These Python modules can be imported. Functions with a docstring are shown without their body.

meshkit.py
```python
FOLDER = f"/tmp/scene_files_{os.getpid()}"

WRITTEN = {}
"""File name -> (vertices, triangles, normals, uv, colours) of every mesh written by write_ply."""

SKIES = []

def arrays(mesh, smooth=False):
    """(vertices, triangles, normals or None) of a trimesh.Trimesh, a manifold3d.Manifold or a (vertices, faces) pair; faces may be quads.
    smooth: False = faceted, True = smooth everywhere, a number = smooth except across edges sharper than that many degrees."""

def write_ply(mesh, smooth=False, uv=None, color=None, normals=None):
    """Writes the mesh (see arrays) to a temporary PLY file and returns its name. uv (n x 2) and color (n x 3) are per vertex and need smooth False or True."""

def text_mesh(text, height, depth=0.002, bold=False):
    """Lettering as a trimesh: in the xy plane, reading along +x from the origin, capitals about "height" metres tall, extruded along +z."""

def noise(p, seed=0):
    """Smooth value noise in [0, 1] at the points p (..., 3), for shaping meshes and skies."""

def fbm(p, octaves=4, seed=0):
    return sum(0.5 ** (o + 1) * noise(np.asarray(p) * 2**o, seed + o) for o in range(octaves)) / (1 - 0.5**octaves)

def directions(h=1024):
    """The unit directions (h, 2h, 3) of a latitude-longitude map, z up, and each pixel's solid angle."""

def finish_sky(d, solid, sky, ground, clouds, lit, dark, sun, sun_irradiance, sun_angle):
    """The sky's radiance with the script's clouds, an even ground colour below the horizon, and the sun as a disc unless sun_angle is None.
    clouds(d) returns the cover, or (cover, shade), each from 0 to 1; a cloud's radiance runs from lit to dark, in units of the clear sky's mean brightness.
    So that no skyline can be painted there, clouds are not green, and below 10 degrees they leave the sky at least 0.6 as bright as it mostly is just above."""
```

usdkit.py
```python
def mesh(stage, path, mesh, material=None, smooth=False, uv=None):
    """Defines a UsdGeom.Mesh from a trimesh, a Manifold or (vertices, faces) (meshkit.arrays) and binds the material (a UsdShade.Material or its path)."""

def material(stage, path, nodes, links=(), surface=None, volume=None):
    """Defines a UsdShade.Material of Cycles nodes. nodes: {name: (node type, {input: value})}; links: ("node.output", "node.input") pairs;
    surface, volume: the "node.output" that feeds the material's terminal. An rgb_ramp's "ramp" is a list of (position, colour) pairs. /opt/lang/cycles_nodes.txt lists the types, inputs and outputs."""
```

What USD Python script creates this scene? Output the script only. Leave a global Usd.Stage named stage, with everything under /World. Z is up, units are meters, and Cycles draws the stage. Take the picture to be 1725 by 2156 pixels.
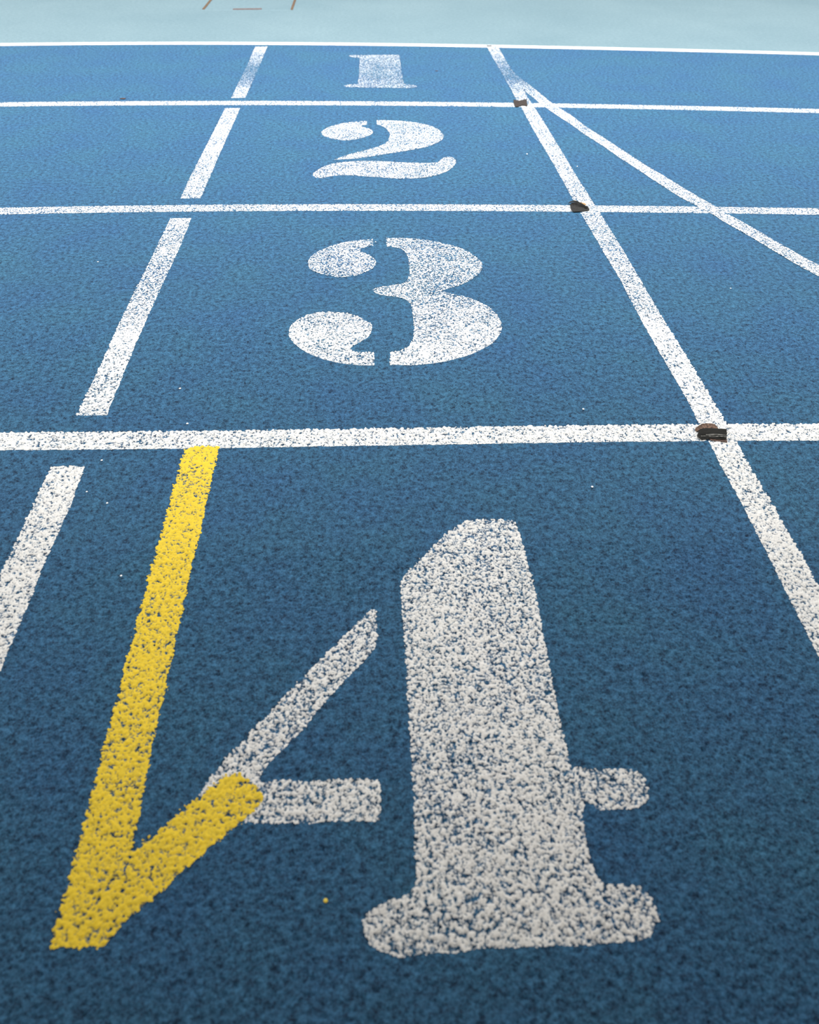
import math
import numpy as np
import trimesh
import shapely
from shapely.geometry import Polygon, LineString, box
from shapely.ops import unary_union
from scipy.spatial import cKDTree, Delaunay
from scipy.stats import norm
import usdkit
import meshkit
from pxr import Usd, UsdGeom, UsdLux, UsdShade, Gf, Sdf, Vt

stage = Usd.Stage.CreateInMemory()
UsdGeom.SetStageUpAxis(stage, "Z")
UsdGeom.SetStageMetersPerUnit(stage, 1.0)
UsdGeom.Xform.Define(stage, "/World")
UsdGeom.Scope.Define(stage, "/World/Looks")

# ------------------------------------------------------------------ camera
# x runs along the lanes, y across them (away from the photographer), z up
CAM_H = 0.7811
PITCH, YAW, ROLL, FOCAL_PX = 0.75104, 0.06248, 0.02564, 1580.7
F = np.array([math.sin(YAW) * math.cos(PITCH), math.cos(YAW) * math.cos(PITCH), -math.sin(PITCH)])
R = np.cross(F, [0, 0, 1.0])
R /= np.linalg.norm(R)
U = np.cross(R, F)
R, U = math.cos(ROLL) * R + math.sin(ROLL) * U, -math.sin(ROLL) * R + math.cos(ROLL) * U
cam = UsdGeom.Camera.Define(stage, "/World/camera")
cam.CreateHorizontalApertureAttr(24.0)
cam.CreateVerticalApertureAttr(24.0 * 2156 / 1725)
cam.CreateFocalLengthAttr(24.0 * FOCAL_PX / 1725)
cam.CreateFStopAttr(4.5)
cam.CreateFocusDistanceAttr(1.55)
cam.CreateClippingRangeAttr(Gf.Vec2f(0.02, 500))
cam.AddTransformOp().Set(Gf.Matrix4d(*R, 0, *U, 0, *(-F), 0, 0, 0, CAM_H, 1))
cam.CreateExposureAttr(0.78)

# ------------------------------------------------------------------ light
TILTED_FILL, LAMP, AMBIENT = 40.0, 3.0, 0.058
dome = UsdLux.DomeLight.Define(stage, "/World/hall_ambient")
dome.CreateIntensityAttr(AMBIENT)
dome.CreateColorAttr(Gf.Vec3f(1.0, 0.96, 0.90))


def panel(name, x, y, z, w, d, power, tilt=0.0, color=(0.95, 0.975, 1.0)):
    l = UsdLux.RectLight.Define(stage, f"/World/{name}")
    l.CreateWidthAttr(w)
    l.CreateHeightAttr(d)
    l.CreateIntensityAttr(power)
    l.CreateColorAttr(Gf.Vec3f(*color))
    l.AddTranslateOp().Set(Gf.Vec3d(x, y, z))
    l.AddRotateXOp().Set(tilt)          # 0: straight down; 90: level, towards the infield
    return l


# hall ceiling panels, plus added unseen lights grading the floor and brightening the infield
for k, lx in enumerate((0.3, -6.0, 6.6)):
    panel(f"added_tilted_fill_{k + 1:03d}", lx, 1.4, 3.5, 5.0, 0.5, TILTED_FILL, 68.0)  # tilted row added so the track brightens away from the viewer
    panel(f"hall_lamp_{k + 1:03d}", lx, 5.0, 6.5, 4.5, 1.0, LAMP)
    panel(f"added_infield_fill_{k + 1:03d}", lx, 10.0, 5.0, 4.5, 1.0, 3.5 * LAMP)  # unseen row added to lift the infield where the tilted row falls off

# outlines of the painted marks and the scraps, in metres on the floor
OUT = {
    'one': [(-0.0859,3.7369),(-0.0703,3.7472),(-0.0502,3.7529),(-0.033,3.7488),(0.036,3.7568),(0.1402,3.7651),(0.1399,3.6759),(0.1385,3.486),(0.1397,3.3416),(0.1404,3.2924),(0.1593,3.2804),(0.1844,3.2668),(0.1943,3.248),(0.1723,3.2283),(0.1352,3.2252),(0.0551,3.2273),(-0.0516,3.2305),(-0.0859,3.235),(-0.0931,3.2537),(-0.0724,3.2707),(-0.0392,3.2814),(-0.0351,3.4164),(-0.0339,3.5885),(-0.0327,3.6684),(-0.0385,3.7033),(-0.0584,3.7071),(-0.0756,3.7194)],
    'two_ball': [(-0.0057,2.8031),(-0.0302,2.8),(-0.0752,2.7841),(-0.1155,2.7551),(-0.1439,2.7185),(-0.1576,2.6771),(-0.1501,2.6428),(-0.1295,2.6183),(-0.1006,2.601),(-0.0721,2.5938),(-0.0403,2.6054),(-0.0117,2.6283),(0.0101,2.6572),(0.0158,2.6863),(0.0069,2.7132),(-0.0152,2.733),(-0.0282,2.7448),(-0.0226,2.7534),(-0.0059,2.7635)],
    'two_curve': [(0.0284,2.8139),(0.072,2.8123),(0.1287,2.8036),(0.1733,2.7859),(0.2092,2.7559),(0.2362,2.7143),(0.2483,2.6559),(0.2411,2.6104),(0.2224,2.5768),(0.1879,2.5382),(0.1515,2.5142),(0.0982,2.4862),(0.046,2.4628),(-0.0087,2.4318),(-0.0558,2.4192),(-0.1059,2.4106),(-0.0765,2.4459),(-0.0428,2.4769),(-0.0016,2.5087),(0.03,2.5357),(0.0516,2.563),(0.065,2.6073),(0.0696,2.6469),(0.067,2.6873),(0.0569,2.7285),(0.0407,2.7548),(0.0278,2.7642)],
    'two_base': [(-0.1668,2.2778),(-0.1633,2.2979),(-0.1492,2.3285),(-0.1307,2.357),(-0.105,2.3794),(-0.0688,2.3934),(-0.0222,2.4018),(0.0314,2.4006),(0.0781,2.3933),(0.1281,2.3861),(0.1716,2.3847),(0.2055,2.39),(0.2171,2.4098),(0.2292,2.4349),(0.2469,2.4422),(0.2629,2.4304),(0.2668,2.4055),(0.2589,2.3664),(0.2406,2.3281),(0.2186,2.2999),(0.1875,2.274),(0.1542,2.2584),(0.1121,2.2508),(0.0674,2.2531),(0.026,2.2635),(-0.022,2.272),(-0.0606,2.2789),(-0.0926,2.2767),(-0.1179,2.2675),(-0.1364,2.253),(-0.1557,2.2582)],
    'three_ball_a': [(0.006,1.8331),(-0.0232,1.8263),(-0.0585,1.8162),(-0.0931,1.7953),(-0.1266,1.7627),(-0.1454,1.727),(-0.1484,1.6885),(-0.1404,1.6622),(-0.118,1.6401),(-0.0881,1.6254),(-0.0652,1.6217),(-0.0391,1.6287),(-0.0129,1.6468),(0.0072,1.6727),(0.0126,1.7031),(0.0077,1.7226),(-0.0092,1.7463),(-0.0265,1.7649),(-0.0248,1.7746),(-0.0091,1.7869),(0.0056,1.791)],
    'three_ball_b': [(0.0032,1.2968),(-0.0193,1.2987),(-0.0376,1.3016),(-0.0448,1.3087),(-0.0378,1.3233),(-0.0193,1.3424),(-0.0077,1.3564),(-0.0003,1.3792),(0.0019,1.3996),(-0.0074,1.4176),(-0.0254,1.439),(-0.0528,1.4559),(-0.0832,1.4624),(-0.1134,1.4602),(-0.1399,1.4463),(-0.162,1.4193),(-0.171,1.387),(-0.168,1.3584),(-0.1563,1.3331),(-0.1346,1.303),(-0.1026,1.2761),(-0.069,1.26),(-0.033,1.2508),(0.0027,1.2487)],
    'three_bowl': [(0.0393,1.8373),(0.0769,1.839),(0.1197,1.8329),(0.1651,1.8158),(0.2092,1.7906),(0.2439,1.7496),(0.2628,1.7021),(0.262,1.6715),(0.2483,1.6343),(0.2213,1.5984),(0.1861,1.5706),(0.1526,1.5537),(0.1772,1.5419),(0.2107,1.5262),(0.2422,1.4963),(0.2628,1.4609),(0.2712,1.4206),(0.2694,1.3848),(0.2559,1.3502),(0.2363,1.3224),(0.2041,1.2929),(0.1681,1.2722),(0.1304,1.2571),(0.0883,1.25),(0.0606,1.2489),(0.0331,1.2508),(0.0357,1.2979),(0.0513,1.3004),(0.0659,1.311),(0.0765,1.3246),(0.0851,1.3524),(0.0868,1.3987),(0.0873,1.4471),(0.0867,1.4784),(0.0831,1.501),(0.0713,1.5174),(0.056,1.5275),(0.034,1.531),(0.0121,1.5412),(0.0022,1.5569),(0.0061,1.5664),(0.0254,1.5773),(0.0579,1.5854),(0.0743,1.5923),(0.0849,1.6136),(0.0895,1.6573),(0.0892,1.7106),(0.0868,1.7501),(0.0745,1.7744),(0.0574,1.7843),(0.0392,1.7868)],
    'four_stem': [(0.0354,0.5143),(0.0355,0.5661),(0.0341,0.6188),(0.0333,0.6564),(0.0333,0.6982),(0.0495,0.7174),(0.0837,0.761),(0.1123,0.7946),(0.1354,0.8118),(0.1508,0.8155),(0.206,0.8141),(0.2122,0.805),(0.2134,0.7803),(0.2144,0.7553),(0.2169,0.7012),(0.2185,0.6608),(0.2155,0.6043),(0.2162,0.5639),(0.2135,0.5116),(0.2137,0.4425),(0.2147,0.4197),(0.215,0.4103),(0.2352,0.4078),(0.2678,0.4067),(0.2801,0.4074),(0.2905,0.4013),(0.2943,0.3914),(0.2939,0.3803),(0.29,0.3683),(0.2809,0.3622),(0.2669,0.3611),(0.2521,0.3611),(0.2333,0.3612),(0.2307,0.3683),(0.2202,0.3687),(0.2171,0.3592),(0.213,0.3499),(0.2143,0.3415),(0.2151,0.3313),(0.2134,0.324),(0.2146,0.3139),(0.2147,0.3039),(0.2169,0.2941),(0.2197,0.2865),(0.2258,0.2842),(0.2402,0.2836),(0.2553,0.2815),(0.2636,0.2754),(0.2676,0.266),(0.2696,0.2578),(0.2679,0.2499),(0.2616,0.2413),(0.2499,0.2341),(0.2357,0.2327),(0.2164,0.232),(0.1898,0.2312),(0.1689,0.232),(0.1427,0.2326),(0.1164,0.2317),(0.0956,0.2321),(0.0793,0.2308),(0.052,0.2294),(0.0339,0.2293),(0.014,0.2277),(0.0069,0.2312),(-0.0029,0.234),(-0.011,0.2393),(-0.0173,0.247),(-0.019,0.2546),(-0.0183,0.2631),(-0.0108,0.2707),(-0.0013,0.2756),(0.0119,0.2782),(0.0235,0.2818),(0.0314,0.2888),(0.0366,0.2968),(0.0361,0.3062),(0.0358,0.3274),(0.0364,0.3454)],
    'four_diag': [(-0.0017,0.6497),(-0.0004,0.6194),(0.0,0.5874),(-0.0185,0.5614),(-0.0396,0.5346),(-0.0583,0.5126),(-0.0761,0.4879),(-0.0917,0.4641),(-0.1099,0.4447),(-0.1232,0.4273),(-0.1331,0.4089),(-0.1269,0.4048),(-0.107,0.4072),(-0.0779,0.4046),(-0.049,0.4059),(-0.0199,0.4049),(-0.001,0.4034),(0.0008,0.3844),(-0.0011,0.3568),(-0.0338,0.3594),(-0.0755,0.3581),(-0.1101,0.3593),(-0.1323,0.3602),(-0.1449,0.362),(-0.1753,0.3631),(-0.1896,0.3751),(-0.1952,0.3914),(-0.1923,0.4018),(-0.1821,0.4199),(-0.1698,0.437),(-0.1558,0.4562),(-0.1414,0.4761),(-0.1316,0.4862),(-0.115,0.5108),(-0.0975,0.5327),(-0.0763,0.5612),(-0.0604,0.5789),(-0.0391,0.6076),(-0.0203,0.6311)],
    'yellow_long': [(-0.2576,1.0016),(-0.258,0.9409),(-0.258,0.9041),(-0.2589,0.8588),(-0.257,0.8139),(-0.2591,0.7705),(-0.2588,0.7278),(-0.2587,0.6951),(-0.2583,0.67),(-0.2574,0.6333),(-0.2589,0.6092),(-0.2564,0.573),(-0.2585,0.551),(-0.2569,0.5271),(-0.2571,0.5021),(-0.257,0.4822),(-0.2581,0.466),(-0.2577,0.4428),(-0.2565,0.4147),(-0.2555,0.3927),(-0.2558,0.367),(-0.2555,0.3369),(-0.2579,0.2479),(-0.2743,0.2479),(-0.2933,0.2481),(-0.3078,0.2481),(-0.3104,0.2569),(-0.3107,0.2689),(-0.3099,0.2887),(-0.3105,0.3093),(-0.3103,0.3254),(-0.3093,0.3445),(-0.3098,0.3646),(-0.3103,0.3854),(-0.3101,0.407),(-0.3112,0.4345),(-0.3114,0.46),(-0.3115,0.4852),(-0.3117,0.5061),(-0.3108,0.5312),(-0.3129,0.5661),(-0.3121,0.5899),(-0.3121,0.6133),(-0.3133,0.638),(-0.3132,0.6746),(-0.3128,0.6981),(-0.3144,0.7284),(-0.3137,0.7836),(-0.3144,0.8296),(-0.3145,0.8856),(-0.3146,0.9456),(-0.3137,0.9917),(-0.3127,0.9992),(-0.2934,1.0054)],
    'yellow_short': [(-0.2555,0.3369),(-0.2439,0.3379),(-0.2439,0.3449),(-0.2314,0.3523),(-0.2198,0.3657),(-0.2077,0.3787),(-0.1951,0.3905),(-0.1849,0.401),(-0.1717,0.4133),(-0.1585,0.4153),(-0.1443,0.4091),(-0.131,0.3975),(-0.127,0.3865),(-0.1331,0.3745),(-0.1461,0.3615),(-0.1604,0.3496),(-0.1754,0.3367),(-0.1924,0.3208),(-0.2051,0.3079),(-0.2175,0.2953),(-0.2286,0.2843),(-0.2394,0.2735),(-0.2482,0.2665),(-0.2547,0.2559),(-0.2571,0.2507)],
    'dash_1': [(-0.4985,3.8893),(-0.4455,3.8967),(-0.4459,3.7296),(-0.4463,3.4899),(-0.4485,3.2628),(-0.4509,3.0752),(-0.5013,3.0705),(-0.5002,3.273),(-0.4967,3.5833),(-0.4996,3.8029)],
    'dash_2': [(-0.5064,2.9431),(-0.454,2.9458),(-0.4553,2.7592),(-0.4585,2.4754),(-0.4601,2.0981),(-0.5139,2.0971),(-0.5153,2.2516),(-0.5107,2.5317),(-0.5081,2.7825)],
    'dash_3': [(-0.5157,1.9611),(-0.4626,1.9634),(-0.4605,1.7982),(-0.4656,1.5427),(-0.4679,1.3263),(-0.4658,1.0958),(-0.5184,1.0951),(-0.5168,1.2022),(-0.5193,1.4092),(-0.5169,1.7129)],
    'dash_4': [(-0.5195,0.9543),(-0.4657,0.9576),(-0.462,0.8516),(-0.4645,0.7706),(-0.4654,0.7299),(-0.4634,0.6789),(-0.4631,0.63),(-0.464,0.5924),(-0.4648,0.5654),(-0.4655,0.3892),(-0.5155,0.3884),(-0.5179,0.7193),(-0.5186,0.8206)],
    'finish_left': [(0.5438,4.0196),(0.5459,3.9269),(0.5489,3.5218),(0.5534,3.1951),(0.5527,3.105),(0.5557,2.978),(0.5565,2.7269),(0.5601,2.5152),(0.5634,2.3473),(0.5639,2.2003),(0.564,2.0871),(0.5655,1.993),(0.569,1.7794),(0.5732,1.6119),(0.5709,1.4434),(0.5728,1.3019),(0.575,1.1942),(0.5759,1.1012),(0.5735,1.0596),(0.574,0.9895),(0.5711,0.9148),(0.5727,0.8426),(0.5702,0.7619),(0.5681,0.6977),(0.5661,0.6345),(0.5655,0.5898),(0.5636,0.5495),(0.5581,0.3767)],
    'finish_right': [(0.5975,4.0223),(0.5976,3.9295),(0.5978,3.5316),(0.6031,3.2263),(0.5999,3.1064),(0.6049,2.9781),(0.6088,2.7663),(0.6105,2.5677),(0.6118,2.4141),(0.6118,2.2701),(0.6148,2.1429),(0.6164,2.0565),(0.618,1.9886),(0.6203,1.7863),(0.6211,1.6179),(0.6198,1.454),(0.6214,1.3446),(0.6234,1.2325),(0.6237,1.1476),(0.6232,1.0549),(0.6212,0.9971),(0.6204,0.9589),(0.62,0.9226),(0.621,0.8442),(0.6196,0.7801),(0.6194,0.7347),(0.6171,0.6875),(0.6167,0.6661),(0.6096,0.4212)],
    'curve_up': [(0.5976,3.9295),(0.5962,3.7689),(0.5977,3.6215),(0.6008,3.4974),(0.6129,3.4181),(0.6245,3.3423),(0.6428,3.2515),(0.6589,3.158),(0.6739,3.0643),(0.6866,3.0001),(0.7181,2.8985),(0.7427,2.7649),(0.774,2.6532),(0.7995,2.5528),(0.8265,2.4501),(0.8482,2.3677),(0.8741,2.2897),(0.8994,2.2021),(0.9193,2.138),(0.9455,2.0617),(0.9688,1.9863),(0.9924,1.9227),(1.0129,1.8619),(1.0303,1.8086),(1.049,1.7527),(1.063,1.713),(1.0774,1.679),(1.1681,1.4254)],
    'curve_low': [(0.5634,3.9278),(0.5692,3.6768),(0.5787,3.4536),(0.5903,3.3218),(0.6031,3.2263),(0.6089,3.1624),(0.6232,3.0956),(0.6338,3.0303),(0.6461,2.978),(0.6695,2.878),(0.6954,2.7869),(0.722,2.6698),(0.756,2.5521),(0.7821,2.4416),(0.8087,2.3455),(0.8309,2.2616),(0.8548,2.1756),(0.8744,2.1063),(0.8982,2.0526),(0.923,1.9917),(0.9397,1.9307),(0.9673,1.8566),(0.9867,1.7962),(1.0055,1.7387),(1.0233,1.6834),(1.0381,1.6478),(1.0495,1.6175),(1.1413,1.3767)],
    'lane0_top': [(-1.6149,3.8996),(-1.2135,3.9358),(-0.8418,3.9633),(-0.2028,3.9912),(0.3199,3.986),(0.7687,3.9662),(1.1544,3.9547),(1.5946,3.9323),(2.087,3.8983)],
    'lane0_bot': [(-1.5985,3.8521),(-1.1999,3.8828),(-0.8321,3.9084),(-0.2006,3.9343),(0.316,3.9317),(0.7593,3.9102),(1.1404,3.8986),(1.575,3.8755),(2.0618,3.8429)],
    'lane1_top': [(-1.3021,2.9926),(-0.7103,3.0217),(-0.3721,3.0379),(-0.1657,3.0419),(0.3926,3.0397),(0.7451,3.0315),(0.9224,3.0277),(1.2739,3.0053),(1.6733,2.989)],
    'lane1_bot': [(-1.285,2.943),(-0.7009,2.9707),(-0.3672,2.9856),(-0.1636,2.9881),(0.3869,2.9873),(0.7346,2.9797),(0.9093,2.9752),(1.2567,2.9555),(1.6494,2.9363)],
    'lane2_top': [(-0.9698,2.0292),(-0.8005,2.0357),(-0.6048,2.0443),(-0.5311,2.0502),(-0.28,2.0573),(0.104,2.0573),(0.4809,2.0532),(0.744,2.0509),(0.8426,2.0476),(1.2398,2.036)],
    'lane2_bot': [(-0.9551,1.9868),(-0.7884,1.9929),(-0.5957,2.0014),(-0.5227,2.0051),(-0.2757,2.0117),(0.102,2.0117),(0.4727,2.0077),(0.7312,2.0042),(0.8279,1.9999),(1.2175,1.9869)],
    'lane3_top': [(-0.6312,1.0478),(-0.4338,1.0477),(-0.2336,1.0473),(-0.006,1.0469),(0.3264,1.0513),(0.529,1.0496),(0.6822,1.0473),(0.7894,1.0458)],
    'lane3_bot': [(-0.6154,1.0018),(-0.4226,0.9996),(-0.2278,0.9994),(-0.0063,0.9978),(0.3169,1.0021),(0.514,1.0007),(0.6633,0.9992),(0.7676,0.9978)],
    'tape_near': [(0.5681,1.03),(0.5757,1.0341),(0.5989,1.0322),(0.6155,1.0304),(0.6086,1.0106),(0.604,1.001),(0.5917,1.002),(0.5789,1.005),(0.5624,1.0026),(0.5584,1.0061),(0.5568,1.0117),(0.5613,1.0201)],
    'tape_near_edge': [(0.574,1.0097),(0.6065,1.0056),(0.6045,0.9952),(0.5906,0.9975),(0.578,1.0013)],
    'tape_near_back': [(0.5623,1.0357),(0.5709,1.0428),(0.5777,1.047),(0.5906,1.0483),(0.5987,1.0459),(0.6021,1.0378),(0.6007,1.0313),(0.5752,1.0318),(0.5679,1.0284),(0.5608,1.0257),(0.5596,1.03)],
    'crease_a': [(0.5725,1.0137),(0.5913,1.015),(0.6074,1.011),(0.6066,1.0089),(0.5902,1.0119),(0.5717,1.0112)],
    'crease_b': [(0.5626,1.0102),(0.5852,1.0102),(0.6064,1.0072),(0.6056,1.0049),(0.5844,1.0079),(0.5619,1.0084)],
    'tape_mid': [(0.5474,2.0526),(0.5545,2.0644),(0.5659,2.0685),(0.5765,2.0606),(0.5863,2.0488),(0.5935,2.0333),(0.5922,2.014),(0.5869,2.0102),(0.5774,2.0082),(0.5612,2.0026),(0.5458,2.0006),(0.5429,2.0119),(0.5435,2.0331)],
    'tape_mid_curl': [(0.5413,2.053),(0.5467,2.0609),(0.5582,2.0649),(0.5665,2.061),(0.571,2.0531),(0.5806,2.0414),(0.5903,2.0267),(0.5867,2.0208),(0.576,2.0344),(0.5668,2.0479),(0.5563,2.0558),(0.5469,2.0546)],
    'tape_mid_orange': [(0.5762,2.0613),(0.5872,2.0559),(0.5903,2.0456),(0.5841,2.0417),(0.577,2.0507)],
    'tape_far': [(0.5416,3.0727),(0.5609,3.0569),(0.5751,3.0682),(0.5908,3.0796),(0.5851,3.0307),(0.5807,2.9915),(0.5611,2.9983),(0.5464,2.9822),(0.5335,2.9767),(0.5352,3.0293)],
    'tape_grey': [(0.5467,3.9636),(0.5714,3.9632),(0.5689,3.9432),(0.5473,3.9373)],
    'strip_a': [(-0.8619,4.987),(-0.8491,4.988),(-0.8492,4.7109),(-0.8629,4.7202)],
    'strip_b': [(-0.4032,5.022),(-0.3907,5.023),(-0.3905,4.7351),(-0.403,4.7419)],
    'dash_brown': [(-0.706,4.7492),(-0.5562,4.7702),(-0.5529,4.7367),(-0.63,4.7261),(-0.7019,4.7173)],
    'seam': [(-0.8617,4.7062),(-0.397,4.7346),(-0.3963,4.7256),(-0.8604,4.6974)],
    'specks': [(0.4953,2.4695,'w'),(0.6319,2.3606,'w'),(0.8168,1.561,'w'),(0.3771,1.0971,'w'),(-0.3213,1.0668,'w'),(-0.4425,0.9696,'w'),(-0.4461,0.8928,'w'),(-0.4084,0.8657,'w'),(0.3455,0.8854,'w'),(-0.3529,1.1751,'w'),(-0.6347,1.7042,'w'),(0.0122,1.8138,'w'),(-0.3525,0.7152,'w'),(-0.0549,0.2799,'y'),(-0.8861,3.0465,'d'),(0.2842,3.4883,'d')],
}

# ------------------------------------------------------------------ helpers
W = "/World/"
used = {}


def numbered(path):
    n = used.get(path, -1) + 1
    used[path] = n
    return path if n == 0 else f"{path}_{n:03d}"


def tag(prim, label=None, cat=None, group=None, kind=None):
    for k, v in (("label", label), ("category", cat), ("group", group), ("kind", kind)):
        if v:
            prim.SetCustomDataByKey(k, v)
    return prim


def put(name, v, f, mat, n=None, parent=None, attrs=None):
    """One Mesh prim. n: vertex normals; attrs: float primvars per vertex."""
    path = numbered((str(parent.GetPath()) + "/" if parent else W) + name)
    m = UsdGeom.Mesh.Define(stage, path)
    v, f = np.asarray(v, np.float32), np.asarray(f, np.int32)
    f = f[(f[:, 0] != f[:, 1]) & (f[:, 1] != f[:, 2]) & (f[:, 0] != f[:, 2])]
    ids, inv = np.unique(f, return_inverse=True)
    v, f, n = v[ids], inv.reshape(-1, 3).astype(np.int32), None if n is None else np.asarray(n)[ids]
    attrs = {k: np.asarray(a)[ids] for k, a in (attrs or {}).items()}
    m.CreatePointsAttr(Vt.Vec3fArray.FromNumpy(np.ascontiguousarray(v)))
    m.CreateFaceVertexCountsAttr(Vt.IntArray.FromNumpy(np.full(len(f), 3, np.int32)))
    m.CreateFaceVertexIndicesAttr(Vt.IntArray.FromNumpy(np.ascontiguousarray(f.ravel())))
    m.CreateSubdivisionSchemeAttr("none")
    m.CreateExtentAttr(Vt.Vec3fArray.FromNumpy(np.stack([v.min(0), v.max(0)])))
    if n is not None:
        m.CreateNormalsAttr(Vt.Vec3fArray.FromNumpy(np.ascontiguousarray(n, np.float32)))
        m.SetNormalsInterpolation("vertex")
    for k, a in (attrs or {}).items():
        UsdGeom.PrimvarsAPI(m).CreatePrimvar(k, Sdf.ValueTypeNames.FloatArray, "vertex").Set(Vt.FloatArray.FromNumpy(np.ascontiguousarray(a, np.float32)))
    UsdShade.MaterialBindingAPI.Apply(m.GetPrim()).Bind(mat)
    return m.GetPrim()


def solid(name, mesh, mat, parent=None, smooth=30):
    path = numbered((str(parent.GetPath()) + "/" if parent else W) + name)
    return usdkit.mesh(stage, path, mesh, mat, smooth=smooth).GetPrim()


def group_of(name, label, cat, grp=None, loc=(0, 0, 0)):
    x = UsdGeom.Xform.Define(stage, numbered(W + name))
    return tag(x.GetPrim(), label, cat, grp)


def normals(v, f):
    fn = np.cross(v[f[:, 1]] - v[f[:, 0]], v[f[:, 2]] - v[f[:, 0]])
    n = np.stack([sum(np.bincount(f[:, k], fn[:, c], len(v)) for k in range(3)) for c in range(3)], 1)
    return n / np.maximum(np.linalg.norm(n, axis=1, keepdims=True), 1e-20)


def flat_tris(poly):
    """A polygon with holes as (vertices xy, faces) facing up."""
    vs, fs, k = [], [], 0
    for g in getattr(poly, "geoms", [poly]):
        if g.geom_type != "Polygon" or g.area < 1e-9:
            continue
        v, f = trimesh.creation.triangulate_polygon(g, engine="earcut")
        a = v[f]
        flip = np.cross(a[:, 1] - a[:, 0], a[:, 2] - a[:, 0]) < 0
        f = np.where(flip[:, None], f[:, ::-1], f)
        vs.append(v)
        fs.append(f + k)
        k += len(v)
    return (np.vstack(vs), np.vstack(fs)) if vs else (np.zeros((0, 2)), np.zeros((0, 3), int))


def chaikin(pts, sharp=42):
    """One corner-cutting pass that leaves real corners alone."""
    p = np.asarray(pts, float)
    out = []
    for i in range(len(p)):
        a, b, c = p[i - 1], p[i], p[(i + 1) % len(p)]
        d1, d2 = b - a, c - b
        ang = abs(math.degrees(math.atan2(d1[0] * d2[1] - d1[1] * d2[0], d1 @ d2)))
        if ang > sharp:
            out.append(b)
        else:
            out += [b + (a - b) * 0.22, b + (c - b) * 0.22]
    return np.array(out)


# ------------------------------------------------------------------ materials
NOISE3 = "3D"


def granule_nodes(scale=240.0):
    """The rubber granules: a rounded bump per voronoi cell, each at its own height, and the granules of the modelled relief (primvar grain) where that is finer."""
    n = {
        "geo": ("geometry", {}),
        "near": ("attribute", {"attribute": "near"}),
        "grain": ("attribute", {"attribute": "grain"}),
        "vor": ("voronoi_texture", {"dimensions": "2D", "feature": "f1", "scale": scale}),
        "vbw": ("separate_color", {}),
        "dome": ("math", {"math_type": "multiply_add", "value2": -0.62, "value3": 0.64}),
        "hvor": ("math", {"math_type": "multiply_add", "value2": 0.42}),
        "h": ("mix_float", {}),
        "fine": ("noise_texture", {"scale": 900.0, "detail": 2.0, "roughness": 0.6}),
        "hb": ("math", {"math_type": "multiply_add", "value2": 0.35}),
        "inv": ("math", {"math_type": "multiply_add", "value2": -0.85, "value3": 1.0}),
        "bump": ("bump", {"distance": 0.0016, "strength": 0.8}),
    }
    l = [("geo.position", "vor.vector"), ("geo.position", "fine.vector"), ("vor.color", "vbw.color"),
         ("vor.distance", "dome.value1"), ("vbw.r", "hvor.value1"), ("dome.value", "hvor.value3"),
         ("near.fac", "h.fac"), ("hvor.value", "h.a"), ("grain.fac", "h.b"),
         ("fine.fac", "hb.value1"), ("hvor.value", "hb.value3"), ("near.fac", "inv.value1"),
         ("hb.value", "bump.height"), ("inv.value", "bump.strength")]
    return n, l


BLUE_A, BLUE_B = (0.003, 0.018, 0.045), (0.054, 0.180, 0.318)


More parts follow.
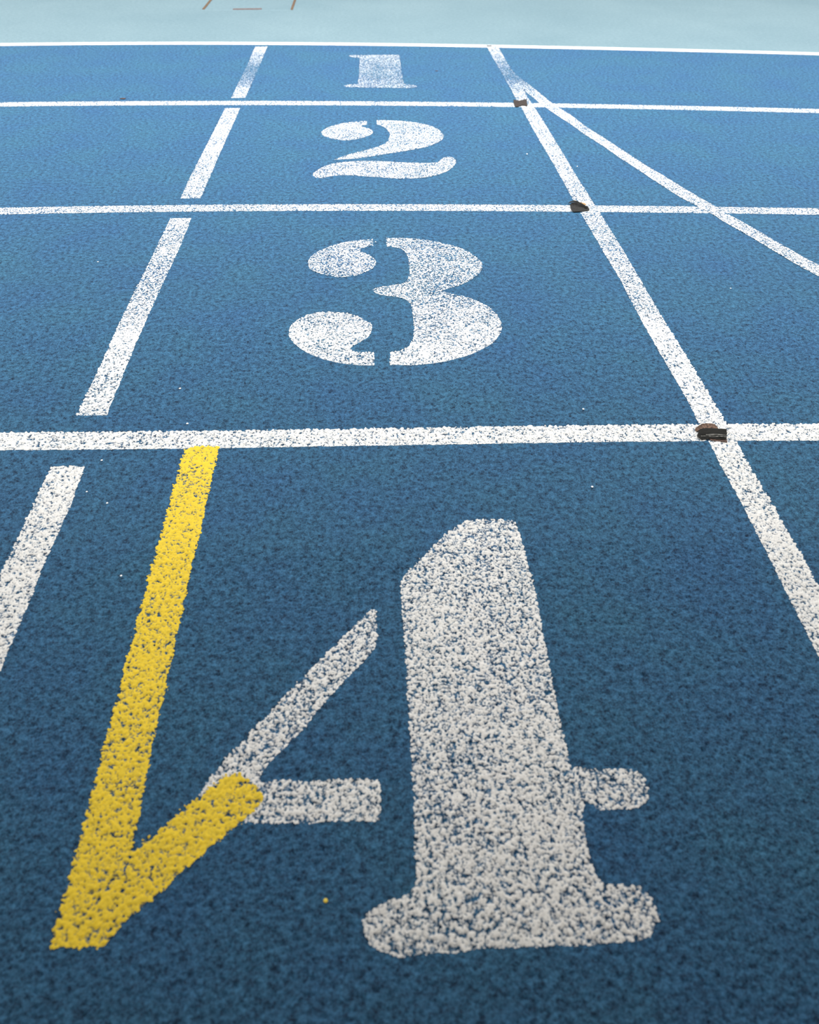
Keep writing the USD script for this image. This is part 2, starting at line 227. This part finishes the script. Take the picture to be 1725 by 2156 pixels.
def blue_nodes(n, l):
    """Two blues of granule, mixed granule by granule, with faint broad wear."""
    n.update({
        "gran": ("noise_texture", {"scale": 95.0, "detail": 4.0, "roughness": 1.0}),
        "granr": ("map_range", {"from_min": 0.36, "from_max": 0.64, "clamp": True}),
        "blue": ("mix_color", {"a": BLUE_A, "b": BLUE_B}),
        "wear": ("noise_texture", {"scale": 5.0, "detail": 4.0, "roughness": 0.6}),
        "wearr": ("map_range", {"from_min": 0.3, "from_max": 0.7, "clamp": True}),
        "tint": ("mix_color", {"a": (0.93, 0.93, 1.03), "b": (1.05, 1.07, 0.98)}),
        "track": ("mix_color", {"blend_type": "multiply", "fac": 1.0, "use_clamp": False}),
    })
    l += [("geo.position", "gran.vector"), ("gran.fac", "granr.value"), ("granr.result", "blue.fac"),
          ("geo.position", "wear.vector"), ("wear.fac", "wearr.value"), ("wearr.result", "tint.fac"),
          ("blue.result", "track.a"), ("tint.result", "track.b")]


def track_material():
    n, l = granule_nodes()
    blue_nodes(n, l)
    n["p"] = ("principled_bsdf", {"roughness": 0.7, "specular_ior_level": 0.20, "diffuse_roughness": 0.5})
    l += [("track.result", "p.base_color"), ("bump.normal", "p.normal")]
    return usdkit.material(stage, "/World/Looks/track_rubber", n, l, surface="p.BSDF")


def paint_material(name, color, cover, vary=0.12, soft=0.15, color2=None, patch=9.0, wear=0.30):
    """Paint rolled over the granules: it sits on their tops and leaves the pits blue. cover: 0 bare .. 1 solid."""
    n, l = granule_nodes()
    blue_nodes(n, l)
    c2 = color2 or tuple(0.80 * c for c in color)
    n.update({
        "pv": ("noise_texture", {"scale": patch, "detail": 3.0, "roughness": 0.6}),
        # runners' feet have worn a strip along the middle of the inner lane
        "xyz": ("separate_xyz", {}),
        "wy": ("math", {"math_type": "multiply_add", "value2": 1 / 0.27, "value3": -3.46 / 0.27}),
        "wy2": ("math", {"math_type": "multiply"}),
        "wneg": ("math", {"math_type": "multiply", "value2": -1.0}),
        "wexp": ("math", {"math_type": "exponent"}),
        "hw": ("math", {"math_type": "multiply_add", "value2": -wear}),
        "thr": ("math", {"math_type": "multiply_add", "value2": -2.0 * vary, "value3": 1.33 - 0.21 * norm.ppf(cover) + vary}),
        "pix": ("noise_texture", {"scale": 380.0, "detail": 3.0, "roughness": 0.75}),
        "hp": ("math", {"math_type": "multiply_add", "value2": 1.3}),
        "dif": ("math", {"math_type": "subtract"}),
        "mask": ("map_range", {"range_type": "smoothstep", "from_min": -soft, "from_max": soft, "clamp": True}),
        "pc": ("mix_color", {"a": c2, "b": color}),
        "col": ("mix_color", {}),
        "p": ("principled_bsdf", {"roughness": 0.7, "specular_ior_level": 0.15, "diffuse_roughness": 0.3}),
    })
    l += [("geo.position", "pv.vector"), ("pv.fac", "thr.value1"), ("geo.position", "pix.vector"),
          ("pix.fac", "hp.value1"), ("geo.position", "xyz.vector"), ("xyz.y", "wy.value1"), ("wy.value", "wy2.value1"), ("wy.value", "wy2.value2"), ("wy2.value", "wneg.value1"), ("wneg.value", "wexp.value1"), ("wexp.value", "hw.value1"), ("h.result", "hw.value3"), ("hw.value", "hp.value3"), ("hp.value", "dif.value1"), ("thr.value", "dif.value2"),
          ("dif.value", "mask.value"), ("granr.result", "pc.fac"), ("mask.result", "col.fac"),
          ("track.result", "col.a"), ("pc.result", "col.b"), ("col.result", "p.base_color"), ("bump.normal", "p.normal")]
    return usdkit.material(stage, f"/World/Looks/{name}", n, l, surface="p.BSDF")


def infield_material():
    n, l = granule_nodes(230.0)
    n.update({
        "w": ("noise_texture", {"scale": 1.6, "detail": 4.0, "roughness": 0.6}),
        "wr": ("map_range", {"from_min": 0.3, "from_max": 0.7, "clamp": True}),
        "c": ("mix_color", {"a": (0.150, 0.225, 0.252), "b": (0.178, 0.255, 0.280)}),
        "g": ("noise_texture", {"scale": 60.0, "detail": 4.0, "roughness": 1.0}),
        "gr": ("map_range", {"from_min": 0.3, "from_max": 0.7, "clamp": True}),
        "gc": ("mix_color", {"a": (0.80, 0.83, 0.85), "b": (1.22, 1.19, 1.17)}),
        "cc": ("mix_color", {"blend_type": "multiply", "fac": 1.0, "use_clamp": False}),
        "p": ("principled_bsdf", {"roughness": 0.75, "specular_ior_level": 0.08}),
    })
    l += [("geo.position", "w.vector"), ("w.fac", "wr.value"), ("wr.result", "c.fac"), ("geo.position", "g.vector"),
          ("g.fac", "gr.value"), ("gr.result", "gc.fac"), ("c.result", "cc.a"), ("gc.result", "cc.b"),
          ("cc.result", "p.base_color"), ("bump.normal", "p.normal")]
    return usdkit.material(stage, "/World/Looks/infield_rubber", n, l, surface="p.BSDF")


def plain(name, color, rough=0.5, color2=None, scale=300.0, spec=0.5, bump=0.0, stretch=(1, 1, 1)):
    n = {"geo": ("geometry", {}), "m": ("mapping", {"scale": stretch}), "t": ("noise_texture", {"scale": scale, "detail": 3.0, "roughness": 0.65}),
         "r": ("map_range", {"from_min": 0.35, "from_max": 0.65, "clamp": True}),
         "c": ("mix_color", {"a": color, "b": color2 or color}),
         "b": ("bump", {"distance": 0.001, "strength": bump}),
         "p": ("principled_bsdf", {"roughness": rough, "specular_ior_level": spec})}
    l = [("geo.position", "m.vector"), ("m.vector", "t.vector"), ("t.fac", "r.value"), ("r.result", "c.fac"), ("t.fac", "b.height"),
         ("c.result", "p.base_color"), ("b.normal", "p.normal")]
    return usdkit.material(stage, f"/World/Looks/{name}", n, l, surface="p.BSDF")


M_TRACK = track_material()
M_INFIELD = infield_material()
WHITE = (0.84, 0.81, 0.76)
M_LINE = paint_material("white_line_paint", WHITE, 0.72)
M_DASH = paint_material("white_bar_paint", WHITE, 0.70, vary=0.16)
M_NUM = paint_material("white_numeral_paint", WHITE, 0.62, vary=0.14)
M_NUM_FADED = paint_material("worn_numeral_paint", WHITE, 0.52, vary=0.12, wear=0.12)
M_BAR_FADED = paint_material("worn_bar_paint", WHITE, 0.72, vary=0.15)
M_EDGE = paint_material("white_edge_paint", WHITE, 0.95, vary=0.05)
M_YELLOW = paint_material("yellow_paint", (0.87, 0.62, 0.04), 0.80, vary=0.16, color2=(0.72, 0.53, 0.05))
M_TAPE = plain("black_tape", (0.004, 0.004, 0.003), 0.45, (0.016, 0.015, 0.012), 500.0, 0.10, 0.5, (0.25, 1, 1))
M_TAPE_GREY = plain("scuffed_black_tape", (0.003, 0.003, 0.0027), 0.6, (0.032, 0.030, 0.027), 300.0, 0.2, 0.7)
M_TAPE_BROWN = plain("worn_brown_tape", (0.005, 0.003, 0.002), 0.7, (0.040, 0.023, 0.014), 420.0, 0.4, 0.7)
M_BACK = plain("torn_tape_backing", (0.022, 0.011, 0.007), 0.7, (0.20, 0.115, 0.075), 300.0, 0.3, 0.9)
M_ADHESIVE = plain("brown_adhesive", (0.035, 0.020, 0.014), 0.6, (0.14, 0.08, 0.06), 420.0, 0.3, 0.6)
M_CREASE_GLINT = plain("fold_highlight", (0.010, 0.010, 0.008), 0.5, (0.20, 0.19, 0.165), 260.0, 0.3)  # pale tone stands in for light caught on the tape folds
M_ORANGE = plain("orange_adhesive", (0.28, 0.13, 0.035), 0.6, (0.42, 0.25, 0.09), 300.0)
M_GREYTAPE = plain("grey_tape", (0.09, 0.095, 0.10), 0.6, (0.16, 0.17, 0.175), 300.0)
M_STRIP = plain("brown_strip", (0.075, 0.032, 0.018), 0.7, (0.14, 0.085, 0.035), 90.0, 0.4)
M_STRIP_THIN = plain("brown_thin_strip", (0.09, 0.055, 0.05), 0.7, (0.15, 0.115, 0.11), 60.0, 0.4)
M_SEAM = plain("floor_joint", (0.13, 0.20, 0.225), 0.7, (0.19, 0.29, 0.325), 40.0)
M_SPECK = plain("white_chip", (0.85, 0.85, 0.83), 0.5)
M_YSPECK = plain("yellow_chip", (0.75, 0.55, 0.06), 0.5)
M_LEAF = plain("dark_brown_leaf", (0.03, 0.015, 0.012), 0.6, (0.09, 0.05, 0.04), 200.0)

# ------------------------------------------------------------------ the track's surface: modelled granules near, flat beyond
rng = np.random.default_rng(7)


def curve_y(pts, x):
    """A lane edge as y(x), straight on beyond its ends."""
    p = np.array(pts)
    p = p[np.argsort(p[:, 0])]
    c = np.polynomial.polynomial.Polynomial.fit(p[:, 0], p[:, 1], 3)
    lo, hi = p[0, 0], p[-1, 0]
    xc = np.clip(x, lo, hi)
    return c(xc) + (np.where(x < lo, c.deriv()(lo), 0) + np.where(x > hi, c.deriv()(hi), 0)) * (x - xc)


XS = np.concatenate([np.linspace(-14, -2, 7), np.linspace(-1.9, 2.5, 221), np.linspace(2.7, 14, 7)])
lane0_mid = np.stack([XS, curve_y([((p[0] + q[0]) / 2, (p[1] + q[1]) / 2) for p, q in zip(OUT["lane0_top"], OUT["lane0_bot"])], XS)], 1)

# granules: jittered seeds, every one a little dome at its own height; the surface is their upper envelope
S = 0.0036
gx, gy = np.meshgrid(np.arange(-1.2, 1.45, S), np.arange(0.08, 1.66, S))
seeds = np.stack([gx.ravel(), gy.ravel()], 1) + rng.uniform(-0.48, 0.48, (gx.size, 2)) * S
seed_h = rng.beta(2.0, 2.0, len(seeds)) * 0.0024
seed_r = rng.uniform(0.0013, 0.0024, len(seeds))
tree = cKDTree(seeds)


def granules(xy):
    """Height (m) of the granular relief at xy, and the same as 0..1."""
    d, k = tree.query(xy, k=5, workers=-1)
    h = (seed_h[k] - d ** 2 / (2 * seed_r[k])).max(1)
    rank = np.empty(len(h))
    rank[np.argsort(h)] = (np.arange(len(h)) + 0.5) / len(h)
    return h - 0.0006, 0.68 + 0.16 * norm.ppf(rank)


BANDS = [(0.10, 0.763, -0.72, 0.84, 0.00150), (0.76, 1.60, -1.04, 1.26, 0.0024)]
bands = []
for (y0, y1, x0, x1, s) in BANDS:
    nx, ny = int(round((x1 - x0) / s)) + 1, int(round((y1 - y0) / s)) + 1
    X, Y = np.meshgrid(np.linspace(x0, x1, nx), np.linspace(y0, y1, ny))
    j = rng.uniform(-0.3, 0.3, (2, ny, nx)) * s
    j[:, [0, -1], :] = 0
    j[:, :, [0, -1]] = 0
    xy = np.stack([X + j[0], Y + j[1]], -1).reshape(-1, 2)
    h, g = granules(xy)
    near = np.clip((1.60 - xy[:, 1]) / 0.30, 0, 1)
    near = near * near * (3 - 2 * near)
    a = np.arange(ny * nx).reshape(ny, nx)
    q = np.stack([a[:-1, :-1], a[:-1, 1:], a[1:, 1:], a[1:, :-1]], -1).reshape(-1, 4)
    odd = rng.random(len(q)) < 0.5
    f = np.concatenate([np.where(odd[:, None], q[:, [0, 1, 2]], q[:, [0, 1, 3]]), np.where(odd[:, None], q[:, [0, 2, 3]], q[:, [1, 2, 3]])])
    v = np.column_stack([xy, h * near])
    bands.append(dict(v=v, f=f, g=g, near=near, n=normals(v, f), box=box(x0, y0, x1, y1)))
relief = unary_union([b["box"] for b in bands])
track_poly = Polygon([(-14, -8), (14, -8)] + [tuple(p) for p in lane0_mid[::-1]])
fv, ff = flat_tris(track_poly.difference(relief))
under = np.array([[-1.04, 0.1, -0.004], [1.26, 0.1, -0.004], [1.26, 1.6, -0.004], [-1.04, 1.6, -0.004]])     # added plate below the granules, keeps dome light out of band seams
fz = np.vstack([np.column_stack([fv, np.zeros(len(fv))]), under])
ff = np.vstack([ff, np.array([[0, 1, 2], [0, 2, 3]]) + len(fv)])
fv = fz[:, :2]
parts_v, parts_f, parts_n, parts_g, parts_near, k = [fz], [ff], [np.tile([0, 0, 1.0], (len(fv), 1))], [np.full(len(fv), 0.68)], [np.zeros(len(fv))], len(fv)
for b in bands:
    parts_v.append(b["v"]); parts_f.append(b["f"] + k); parts_n.append(b["n"]); parts_g.append(b["g"]); parts_near.append(b["near"])
    k += len(b["v"])
tag(put("floor", np.vstack(parts_v), np.vstack(parts_f), M_TRACK, np.vstack(parts_n), attrs={"grain": np.concatenate(parts_g), "near": np.concatenate(parts_near)}),
    "blue granular rubber running track under the painted lanes", kind="structure")
iv, jf = flat_tris(Polygon([tuple(p) for p in lane0_mid] + [(14, 34), (-14, 34)]))
tag(put("infield", np.column_stack([iv, np.zeros(len(iv))]), jf, M_INFIELD, np.tile([0, 0, 1.0], (len(iv), 1)), attrs={"grain": np.full(len(iv), 0.68), "near": np.zeros(len(iv))}),
    "pale turquoise infield floor beyond the white edge line", kind="structure")


# ------------------------------------------------------------------ paint that follows the granules
def clip_tris(v, f, attr, s):
    """The triangles (f) cut along s = 0, keeping s > 0; attr rows are interpolated along."""
    sf = s[f]
    inside = (sf > 0).sum(1)
    keep = [f[inside == 3]]
    vs, at, k = [v], [attr], len(v)
    for want in (1, 2):
        t, ts = f[inside == want], sf[inside == want]
        if not len(t):
            continue
        lone = np.argmax(ts > 0, 1) if want == 1 else np.argmin(ts > 0, 1)
        r = np.arange(len(t))
        a, b, c = t[r, lone], t[r, (lone + 1) % 3], t[r, (lone + 2) % 3]
        wab, wac = s[a] / (s[a] - s[b]), s[a] / (s[a] - s[c])
        for o, w in ((b, wab), (c, wac)):
            vs.append(v[a] + (v[o] - v[a]) * w[:, None])
            at.append(attr[a] + (attr[o] - attr[a]) * w[:, None])
        ab, ac = np.arange(k, k + len(t)), np.arange(k + len(t), k + 2 * len(t))
        k += 2 * len(t)
        keep += [np.stack([a, ab, ac], 1)] if want == 1 else [np.stack([ab, b, c], 1), np.stack([ab, c, ac], 1)]
    v, attr, f = np.vstack(vs), np.vstack(at), np.vstack(keep)
    ids, inv = np.unique(f, return_inverse=True)
    return v[ids], attr[ids], inv.reshape(-1, 3)


def ragged(poly, step=0.004, amp=0.0011):
    """The edge of a painted area beyond the modelled granules: uneven by a granule or so."""
    g = poly.segmentize(step)
    def ring(c):
        p = np.array(c)[:-1]
        return p + rng.normal(0, amp * 0.7, p.shape)
    out = [Polygon(ring(q.exterior.coords)).buffer(0) for q in getattr(g, "geoms", [g]) if q.geom_type == "Polygon"]
    return unary_union(out)


def paint(name, outline, mat, order=0, parent=None, rough=0.0019):
    poly = outline if hasattr(outline, "area") else Polygon(outline).buffer(0)
    lift = 0.00016 + 0.00014 * order
    V, N, G, NE, FF, k = [], [], [], [], [], 0
    for b in bands:
        part = poly.intersection(b["box"].buffer(0.004))
        if part.is_empty:
            continue
        x0, y0, x1, y1 = part.bounds
        v = b["v"]
        sel = (v[:, 0] > x0 - 0.008) & (v[:, 0] < x1 + 0.008) & (v[:, 1] > y0 - 0.008) & (v[:, 1] < y1 + 0.008)
        s = np.full(len(v), -1.0)
        pts = shapely.points(v[sel, :2])
        d = shapely.distance(shapely.boundary(poly), pts)
        d = np.where(shapely.contains_xy(poly, v[sel, 0], v[sel, 1]), d, -d)
        s[sel] = d + rough * ((b["g"][sel] - 0.68) * 2.6 + rng.normal(0, 0.25, sel.sum())) + rough * 1.3 * (meshkit.noise(np.column_stack([v[sel, :2] * 110.0, np.full(sel.sum(), 3.3 + order)]), 5) - 0.5)
        f = b["f"][sel[b["f"]].all(1)]
        f = f[(s[f] > 0).any(1)]
        if not len(f):
            continue
        lf = lift * b["near"] + (0.0004 + 0.0003 * order) * (1 - b["near"])
        cv, ca, cf = clip_tris(np.column_stack([v[:, :2], v[:, 2] + lf]), f, np.column_stack([b["n"], b["g"], b["near"]]), s)
        V.append(cv); N.append(ca[:, :3]); G.append(ca[:, 3]); NE.append(ca[:, 4]); FF.append(cf + k)
        k += len(cv)
    rest = poly.difference(relief)
    if rest.area > 1e-7:
        x0, y0, x1, y1 = rest.bounds
        a, c = flat_tris(ragged(rest.intersection(box(-2.4, -3, 3.0, 30))))
        if (x1 > 3.0) or (x0 < -2.4):
            a2, c2 = flat_tris(rest.difference(box(-2.4, -3, 3.0, 30)))
            c = np.vstack([c, c2 + len(a)])
            a = np.vstack([a, a2])
        V.append(np.column_stack([a, np.full(len(a), 0.0004 + 0.0003 * order)]))
        N.append(np.tile([0, 0, 1.0], (len(a), 1)))
        G.append(np.full(len(a), 0.68)); NE.append(np.zeros(len(a))); FF.append(c + k)
    return put(name, np.vstack(V), np.vstack(FF), mat, np.vstack(N), parent, {"grain": np.concatenate(G), "near": np.concatenate(NE)})


def band_between(top, bot):
    """The strip between two edges given as y over x, run on at its mean width to both sides of the hall."""
    xm = np.linspace(-0.6, 0.75, 40)
    wide = (curve_y(top, xm) - curve_y(bot, xm)).mean()
    a = curve_y([((p[0] + q[0]) / 2, (p[1] + q[1]) / 2) for p, q in zip(top, bot)], XS)
    return Polygon(list(zip(XS, a + wide / 2)) + list(zip(XS[::-1], a[::-1] - wide / 2)))


def lengthwise(left, right):
    return Polygon(list(left) + list(right)[::-1]).buffer(0)


# lane lines
LANES = [("lane0", M_EDGE, "white edge line between the blue track and the pale infield"),
         ("lane1", M_LINE, "white lane line directly below the farthest, faded numeral"),
         ("lane2", M_LINE, "white lane line passing just above the top of the three"),
         ("lane3", M_LINE, "white lane line between the lanes of numerals 3 and 4, nearest the viewer")]
for key, mat, label in LANES:
    tag(paint("lane_line", band_between(OUT[key + "_top"], OUT[key + "_bot"]), mat, 0), label, "line", "white lane lines along the track")

below_edge = Polygon([(-14, -8), (14, -8)] + [(x, y) for x, y in lane0_mid[::-1]])

# beyond the picture's lower edge the bar and the cross line run on
d4 = OUT["dash_4"]
OUT["dash_4"] = d4[:8] + [(d4[8][0], 0.09), (d4[10][0], 0.09)] + d4[11:]
for key in ("finish_left", "finish_right"):
    a, b = np.array(OUT[key][-6]), np.array(OUT[key][-1])
    OUT[key] = OUT[key] + [tuple(b + (b - a) * ((-0.6 - b[1]) / (b[1] - a[1])))]

# the bars left of the numerals
for key, mat, label in (("dash_1", M_BAR_FADED, "worn white bar painted across the farthest lane, left of numeral 1"),
                        ("dash_2", M_DASH, "white bar painted across the second farthest lane, left of the two with the curled foot"),
                        ("dash_3", M_DASH, "long white bar left of the three, ending just above the nearest lane line"),
                        ("dash_4", M_DASH, "white bar at the left picture edge, left of the yellow hook")):
    tag(paint("painted_bar", OUT[key], mat, 0), label, "line", "white bars left of the numerals")

# the line across all lanes right of the numerals, and the curved line that leaves it
tag(paint("cross_line", lengthwise(OUT["finish_left"], OUT["finish_right"]).intersection(below_edge), M_DASH, 1), "long straight white line crossing all lanes right of the numerals", "line")
tag(paint("curved_line", lengthwise(OUT["curve_up"], OUT["curve_low"]).intersection(below_edge), M_DASH, 2), "curved white line branching off to the right from the straight cross line", "line")

# numerals, each of its stencil strokes a part
t = group_of("painted_numeral", "faint worn white numeral 1 painted in the farthest lane", "numeral", "painted lane numerals")
paint("stroke", chaikin(OUT["one"], 60), M_NUM_FADED, 1, t)
t = group_of("painted_numeral", "white stencilled two with a curled foot, painted in the second farthest lane", "numeral", "painted lane numerals")
paint("ball_stroke", chaikin(OUT["two_ball"]), M_NUM, 1, t)
paint("curved_stroke", chaikin(OUT["two_curve"]), M_NUM, 1, t)
paint("base_stroke", chaikin(OUT["two_base"]), M_NUM, 1, t)
t = group_of("painted_numeral", "white stencilled three with two round balls, painted in the middle of the picture", "numeral", "painted lane numerals")
paint("ball_stroke", chaikin(OUT["three_ball_a"]), M_NUM, 1, t)
paint("ball_stroke", chaikin(OUT["three_ball_b"]), M_NUM, 1, t)
paint("double_bowl_stroke", chaikin(OUT["three_bowl"]), M_NUM, 1, t)
t = group_of("painted_numeral", "largest white numeral 4 in the foreground with a yellow hook over its left corner", "numeral", "painted lane numerals")
paint("diagonal_stroke", chaikin(OUT["four_diag"]), M_NUM, 1, t)
paint("stem_stroke", chaikin(OUT["four_stem"]), M_NUM, 1, t)

# the yellow hook
t = group_of("yellow_hook_mark", "yellow hook-shaped mark painted from the lane line down to numeral 4", "mark")
paint("long_stroke", OUT["yellow_long"], M_YELLOW, 2, t, rough=0.0030)
paint("short_stroke", OUT["yellow_short"], M_YELLOW, 3, t, rough=0.0030)


# ------------------------------------------------------------------ tape patches and small things on the floor
def sheet(outline, thick, lift, wave, step=0.0016, seed=1):
    """A thin closed sheet over an outline: wave(x, y) lifts its top and underside."""
    r = np.random.default_rng(seed)
    poly = Polygon(outline).buffer(0).segmentize(step)
    ring = np.array(poly.exterior.coords)[:-1]
    x0, y0, x1, y1 = poly.bounds
    X, Y = np.meshgrid(np.arange(x0, x1, step), np.arange(y0, y1, step))
    p = np.stack([X.ravel(), Y.ravel()], 1) + r.uniform(-0.25, 0.25, (X.size, 2)) * step
    p = p[shapely.contains_xy(poly.buffer(-step * 0.5), p[:, 0], p[:, 1])]
    p = np.vstack([ring + r.normal(0, step * 0.12, ring.shape), p])
    tri = Delaunay(p).simplices
    c = p[tri].mean(1)
    tri = tri[shapely.contains_xy(Polygon(p[:len(ring)]).buffer(0), c[:, 0], c[:, 1])]
    a = p[tri]
    flip = np.cross(a[:, 1] - a[:, 0], a[:, 2] - a[:, 0]) < 0
    tri = np.where(flip[:, None], tri[:, ::-1], tri)
    h = lift + wave(p[:, 0], p[:, 1])
    e = np.sort(np.concatenate([tri[:, [0, 1]], tri[:, [1, 2]], tri[:, [2, 0]]]), 1)
    d = np.concatenate([tri[:, [0, 1]], tri[:, [1, 2]], tri[:, [2, 0]]])
    _, inv, cnt = np.unique(e, axis=0, return_inverse=True, return_counts=True)
    rim = d[cnt[inv.ravel()] == 1]
    n = len(p)
    v = np.vstack([np.column_stack([p, h + thick]), np.column_stack([p, h])])
    f = np.vstack([tri, tri[:, ::-1] + n, np.stack([rim[:, 0], rim[:, 0] + n, rim[:, 1]], 1), np.stack([rim[:, 1], rim[:, 0] + n, rim[:, 1] + n], 1)])
    return trimesh.Trimesh(v, f, process=False)


def crinkle(amp, scale, seed=0, stretch=(1.0, 1.0)):
    def w(x, y):
        p = np.stack([x * scale * stretch[0], y * scale * stretch[1], np.zeros_like(x)], -1)
        return amp * meshkit.fbm(p, 3, seed)
    return w


t = group_of("tape_patch", "crinkled black tape patch on the nearest crossing of lane line and cross line", "tape", "tape patches where the cross line meets the lane lines")


def near_wave(x, y):
    u = (y - 1.004) / 0.033
    ridge = 0.0020 * np.exp(-((u - 0.40) / 0.09) ** 2) + 0.0014 * np.exp(-((u - 0.72) / 0.08) ** 2) + 0.0010 * np.exp(-((u - 0.12) / 0.07) ** 2)
    return ridge + crinkle(0.0016, 160, 3, (0.35, 1.5))(x, y)


solid("tape_body", sheet(OUT["tape_near"], 0.0006, 0.0014, near_wave, seed=2), M_TAPE, t, 50)
for key in ("crease_a", "crease_b"):  # raised pale strips, the ridge highlights put in as colour
    tag(solid("crease_glint", sheet(OUT[key], 0.0005, 0.0034, crinkle(0.0010, 150, 4, (0.4, 1)), step=0.0012, seed=10), M_CREASE_GLINT, t, 50), "pale highlight painted along a fold")
tag(solid("torn_backing", sheet(OUT["tape_near_back"], 0.0006, 0.0008, crinkle(0.0022, 330, 5), seed=3), M_BACK, t, 40), "reddish brown frayed backing")
tag(solid("adhesive_edge", sheet(OUT["tape_near_edge"], 0.0005, 0.0007, crinkle(0.0008, 240, 6, (0.4, 1)), seed=4), M_ADHESIVE, t, 40), "brown adhesive edge")

t = group_of("tape_patch", "scuffed dark grey tape patch with a curled-up edge on the second crossing", "tape", "tape patches where the cross line meets the lane lines")
solid("tape_body", sheet(OUT["tape_mid"], 0.0007, 0.0012, crinkle(0.0026, 130, 8, (0.6, 1.2)), seed=5), M_TAPE_GREY, t, 50)
tag(solid("curled_edge", sheet(OUT["tape_mid_curl"], 0.0007, 0.0050, lambda x, y: 0.0040 * np.sin(np.clip((x - 0.541) / 0.048, 0, 1) * np.pi), seed=6), M_TAPE, t, 50), "black curled-up edge")
tag(solid("adhesive_flap", sheet(OUT["tape_mid_orange"], 0.0006, 0.0042, crinkle(0.0015, 200, 9), seed=7), M_ORANGE, t, 40), "orange adhesive flap")

p = solid("tape_patch", sheet(OUT["tape_far"], 0.0008, 0.0009, crinkle(0.0022, 170, 11), step=0.0025, seed=8), M_TAPE_BROWN, None, 40)
tag(p, "dark brown bow-tie-shaped tape patch on the third crossing, below the fork of the lines", "tape", "tape patches where the cross line meets the lane lines")
p = solid("tape_patch", sheet(OUT["tape_grey"], 0.0006, 0.0012, crinkle(0.0008, 90, 12), step=0.003, seed=9), M_GREYTAPE, None, 40)
tag(p, "tiny grey tape scrap on the edge line at the top of the cross line", "tape", "tape patches where the cross line meets the lane lines")

# marks on the infield
def prolong(q, far):
    """A strip run on away from the track."""
    q = np.array(q)
    d = q[0] - q[3]
    e = q[1] - q[2]
    return [tuple(q[0] + d * far), tuple(q[1] + e * far), tuple(q[2]), tuple(q[3])]


flat = lambda x, y: np.zeros_like(x)
for key, label in (("strip_a", "thin brown strip on the pale infield, left of the pair at the top edge"),
                   ("strip_b", "thin brown strip on the pale infield, right of the pair at the top edge")):
    m = trimesh.creation.extrude_polygon(Polygon(prolong(OUT[key], 5)).buffer(0), 0.0012, engine="earcut")
    m.apply_translation([0, 0, 0.0002])
    tag(solid("brown_strip", m, M_STRIP, None, False), label, "strip", "brown strips on the infield")
m = trimesh.creation.extrude_polygon(Polygon(OUT["dash_brown"]).buffer(0), 0.0010, engine="earcut")
m.apply_translation([0, 0, 0.0002])
tag(solid("brown_dash", m, M_STRIP_THIN, None, False), "short greyish brown dash on the infield between the two brown strips", "strip")
a, c = flat_tris(Polygon(OUT["seam"]).buffer(0))
tag(put("trim_1", np.column_stack([a, np.full(len(a), 0.0002)]), c, M_SEAM, np.tile([0, 0, 1.0], (len(a), 1))), "faint joint in the pale infield floor", kind="structure")


# chips and leaf bits
def chip(x, y, size, seed, flatness=0.45, along=1.0):
    m = trimesh.creation.icosphere(2, 1.0)
    v = m.vertices * (1 + 0.35 * (meshkit.fbm(m.vertices * 1.7 + seed * 3.1, 2, seed)[:, None] - 0.5))
    v = v * [size * along, size, size * flatness]
    a = seed * 1.3
    c, s = math.cos(a), math.sin(a)
    v = v @ np.array([[c, s, 0], [-s, c, 0], [0, 0, 1]])
    z = -v[:, 2].min() + (0.0002 if y < 1.4 else 0.0001)
    return trimesh.Trimesh(v + [x, y, z], m.faces, process=False)


CHIPS = ["white chip left of the cross line, between the two far tape patches", "white chip between the cross line and the curved line, lane of numeral 2",
         "white chip right of the cross line, level with the middle of numeral 3", "white chip in the lane of numeral 3, left of the nearest tape patch",
         "white chip just above the nearest lane line, right of the bar's lower end", "white chip just below the nearest lane line, left of the yellow hook",
         "white chip right of the top of the left-edge bar, higher of two", "white chip right of the left-edge bar, lower of two",
         "white chip above the top right corner of numeral 4", "white chip in the lane of numeral 3, right of the bar's lower half",
         "white chip left of the bar in the lane of numeral 3", "white chip in the gap at the top of numeral 3",
         "white chip left of the yellow hook's middle", "yellow chip on the blue track left of the foot of numeral 4",
         "dark reddish leaf bit just above the second lane line at far left", "tiny dark bit on the track right of numeral 1"]
for i, ((x, y, kind), label) in enumerate(zip(OUT["specks"], CHIPS)):
    d = math.hypot(y, CAM_H)
    if kind == "w":
        tag(solid("paint_chip", chip(x, y, 0.0011 + 0.0008 * d * (0.7 + 0.3 * math.sin(i * 5)), i + 1), M_SPECK, None, True), label, "chip", "small chips lying on the track")
    elif kind == "y":
        tag(solid("paint_chip", chip(x, y, 0.0022, i + 1), M_YSPECK, None, True), label, "chip", "small chips lying on the track")
    else:
        tag(solid("leaf_bit", chip(x, y, 0.0052 if i == 14 else 0.003, 0, 0.35, 2.2), M_LEAF, None, True), label, "leaf", None)
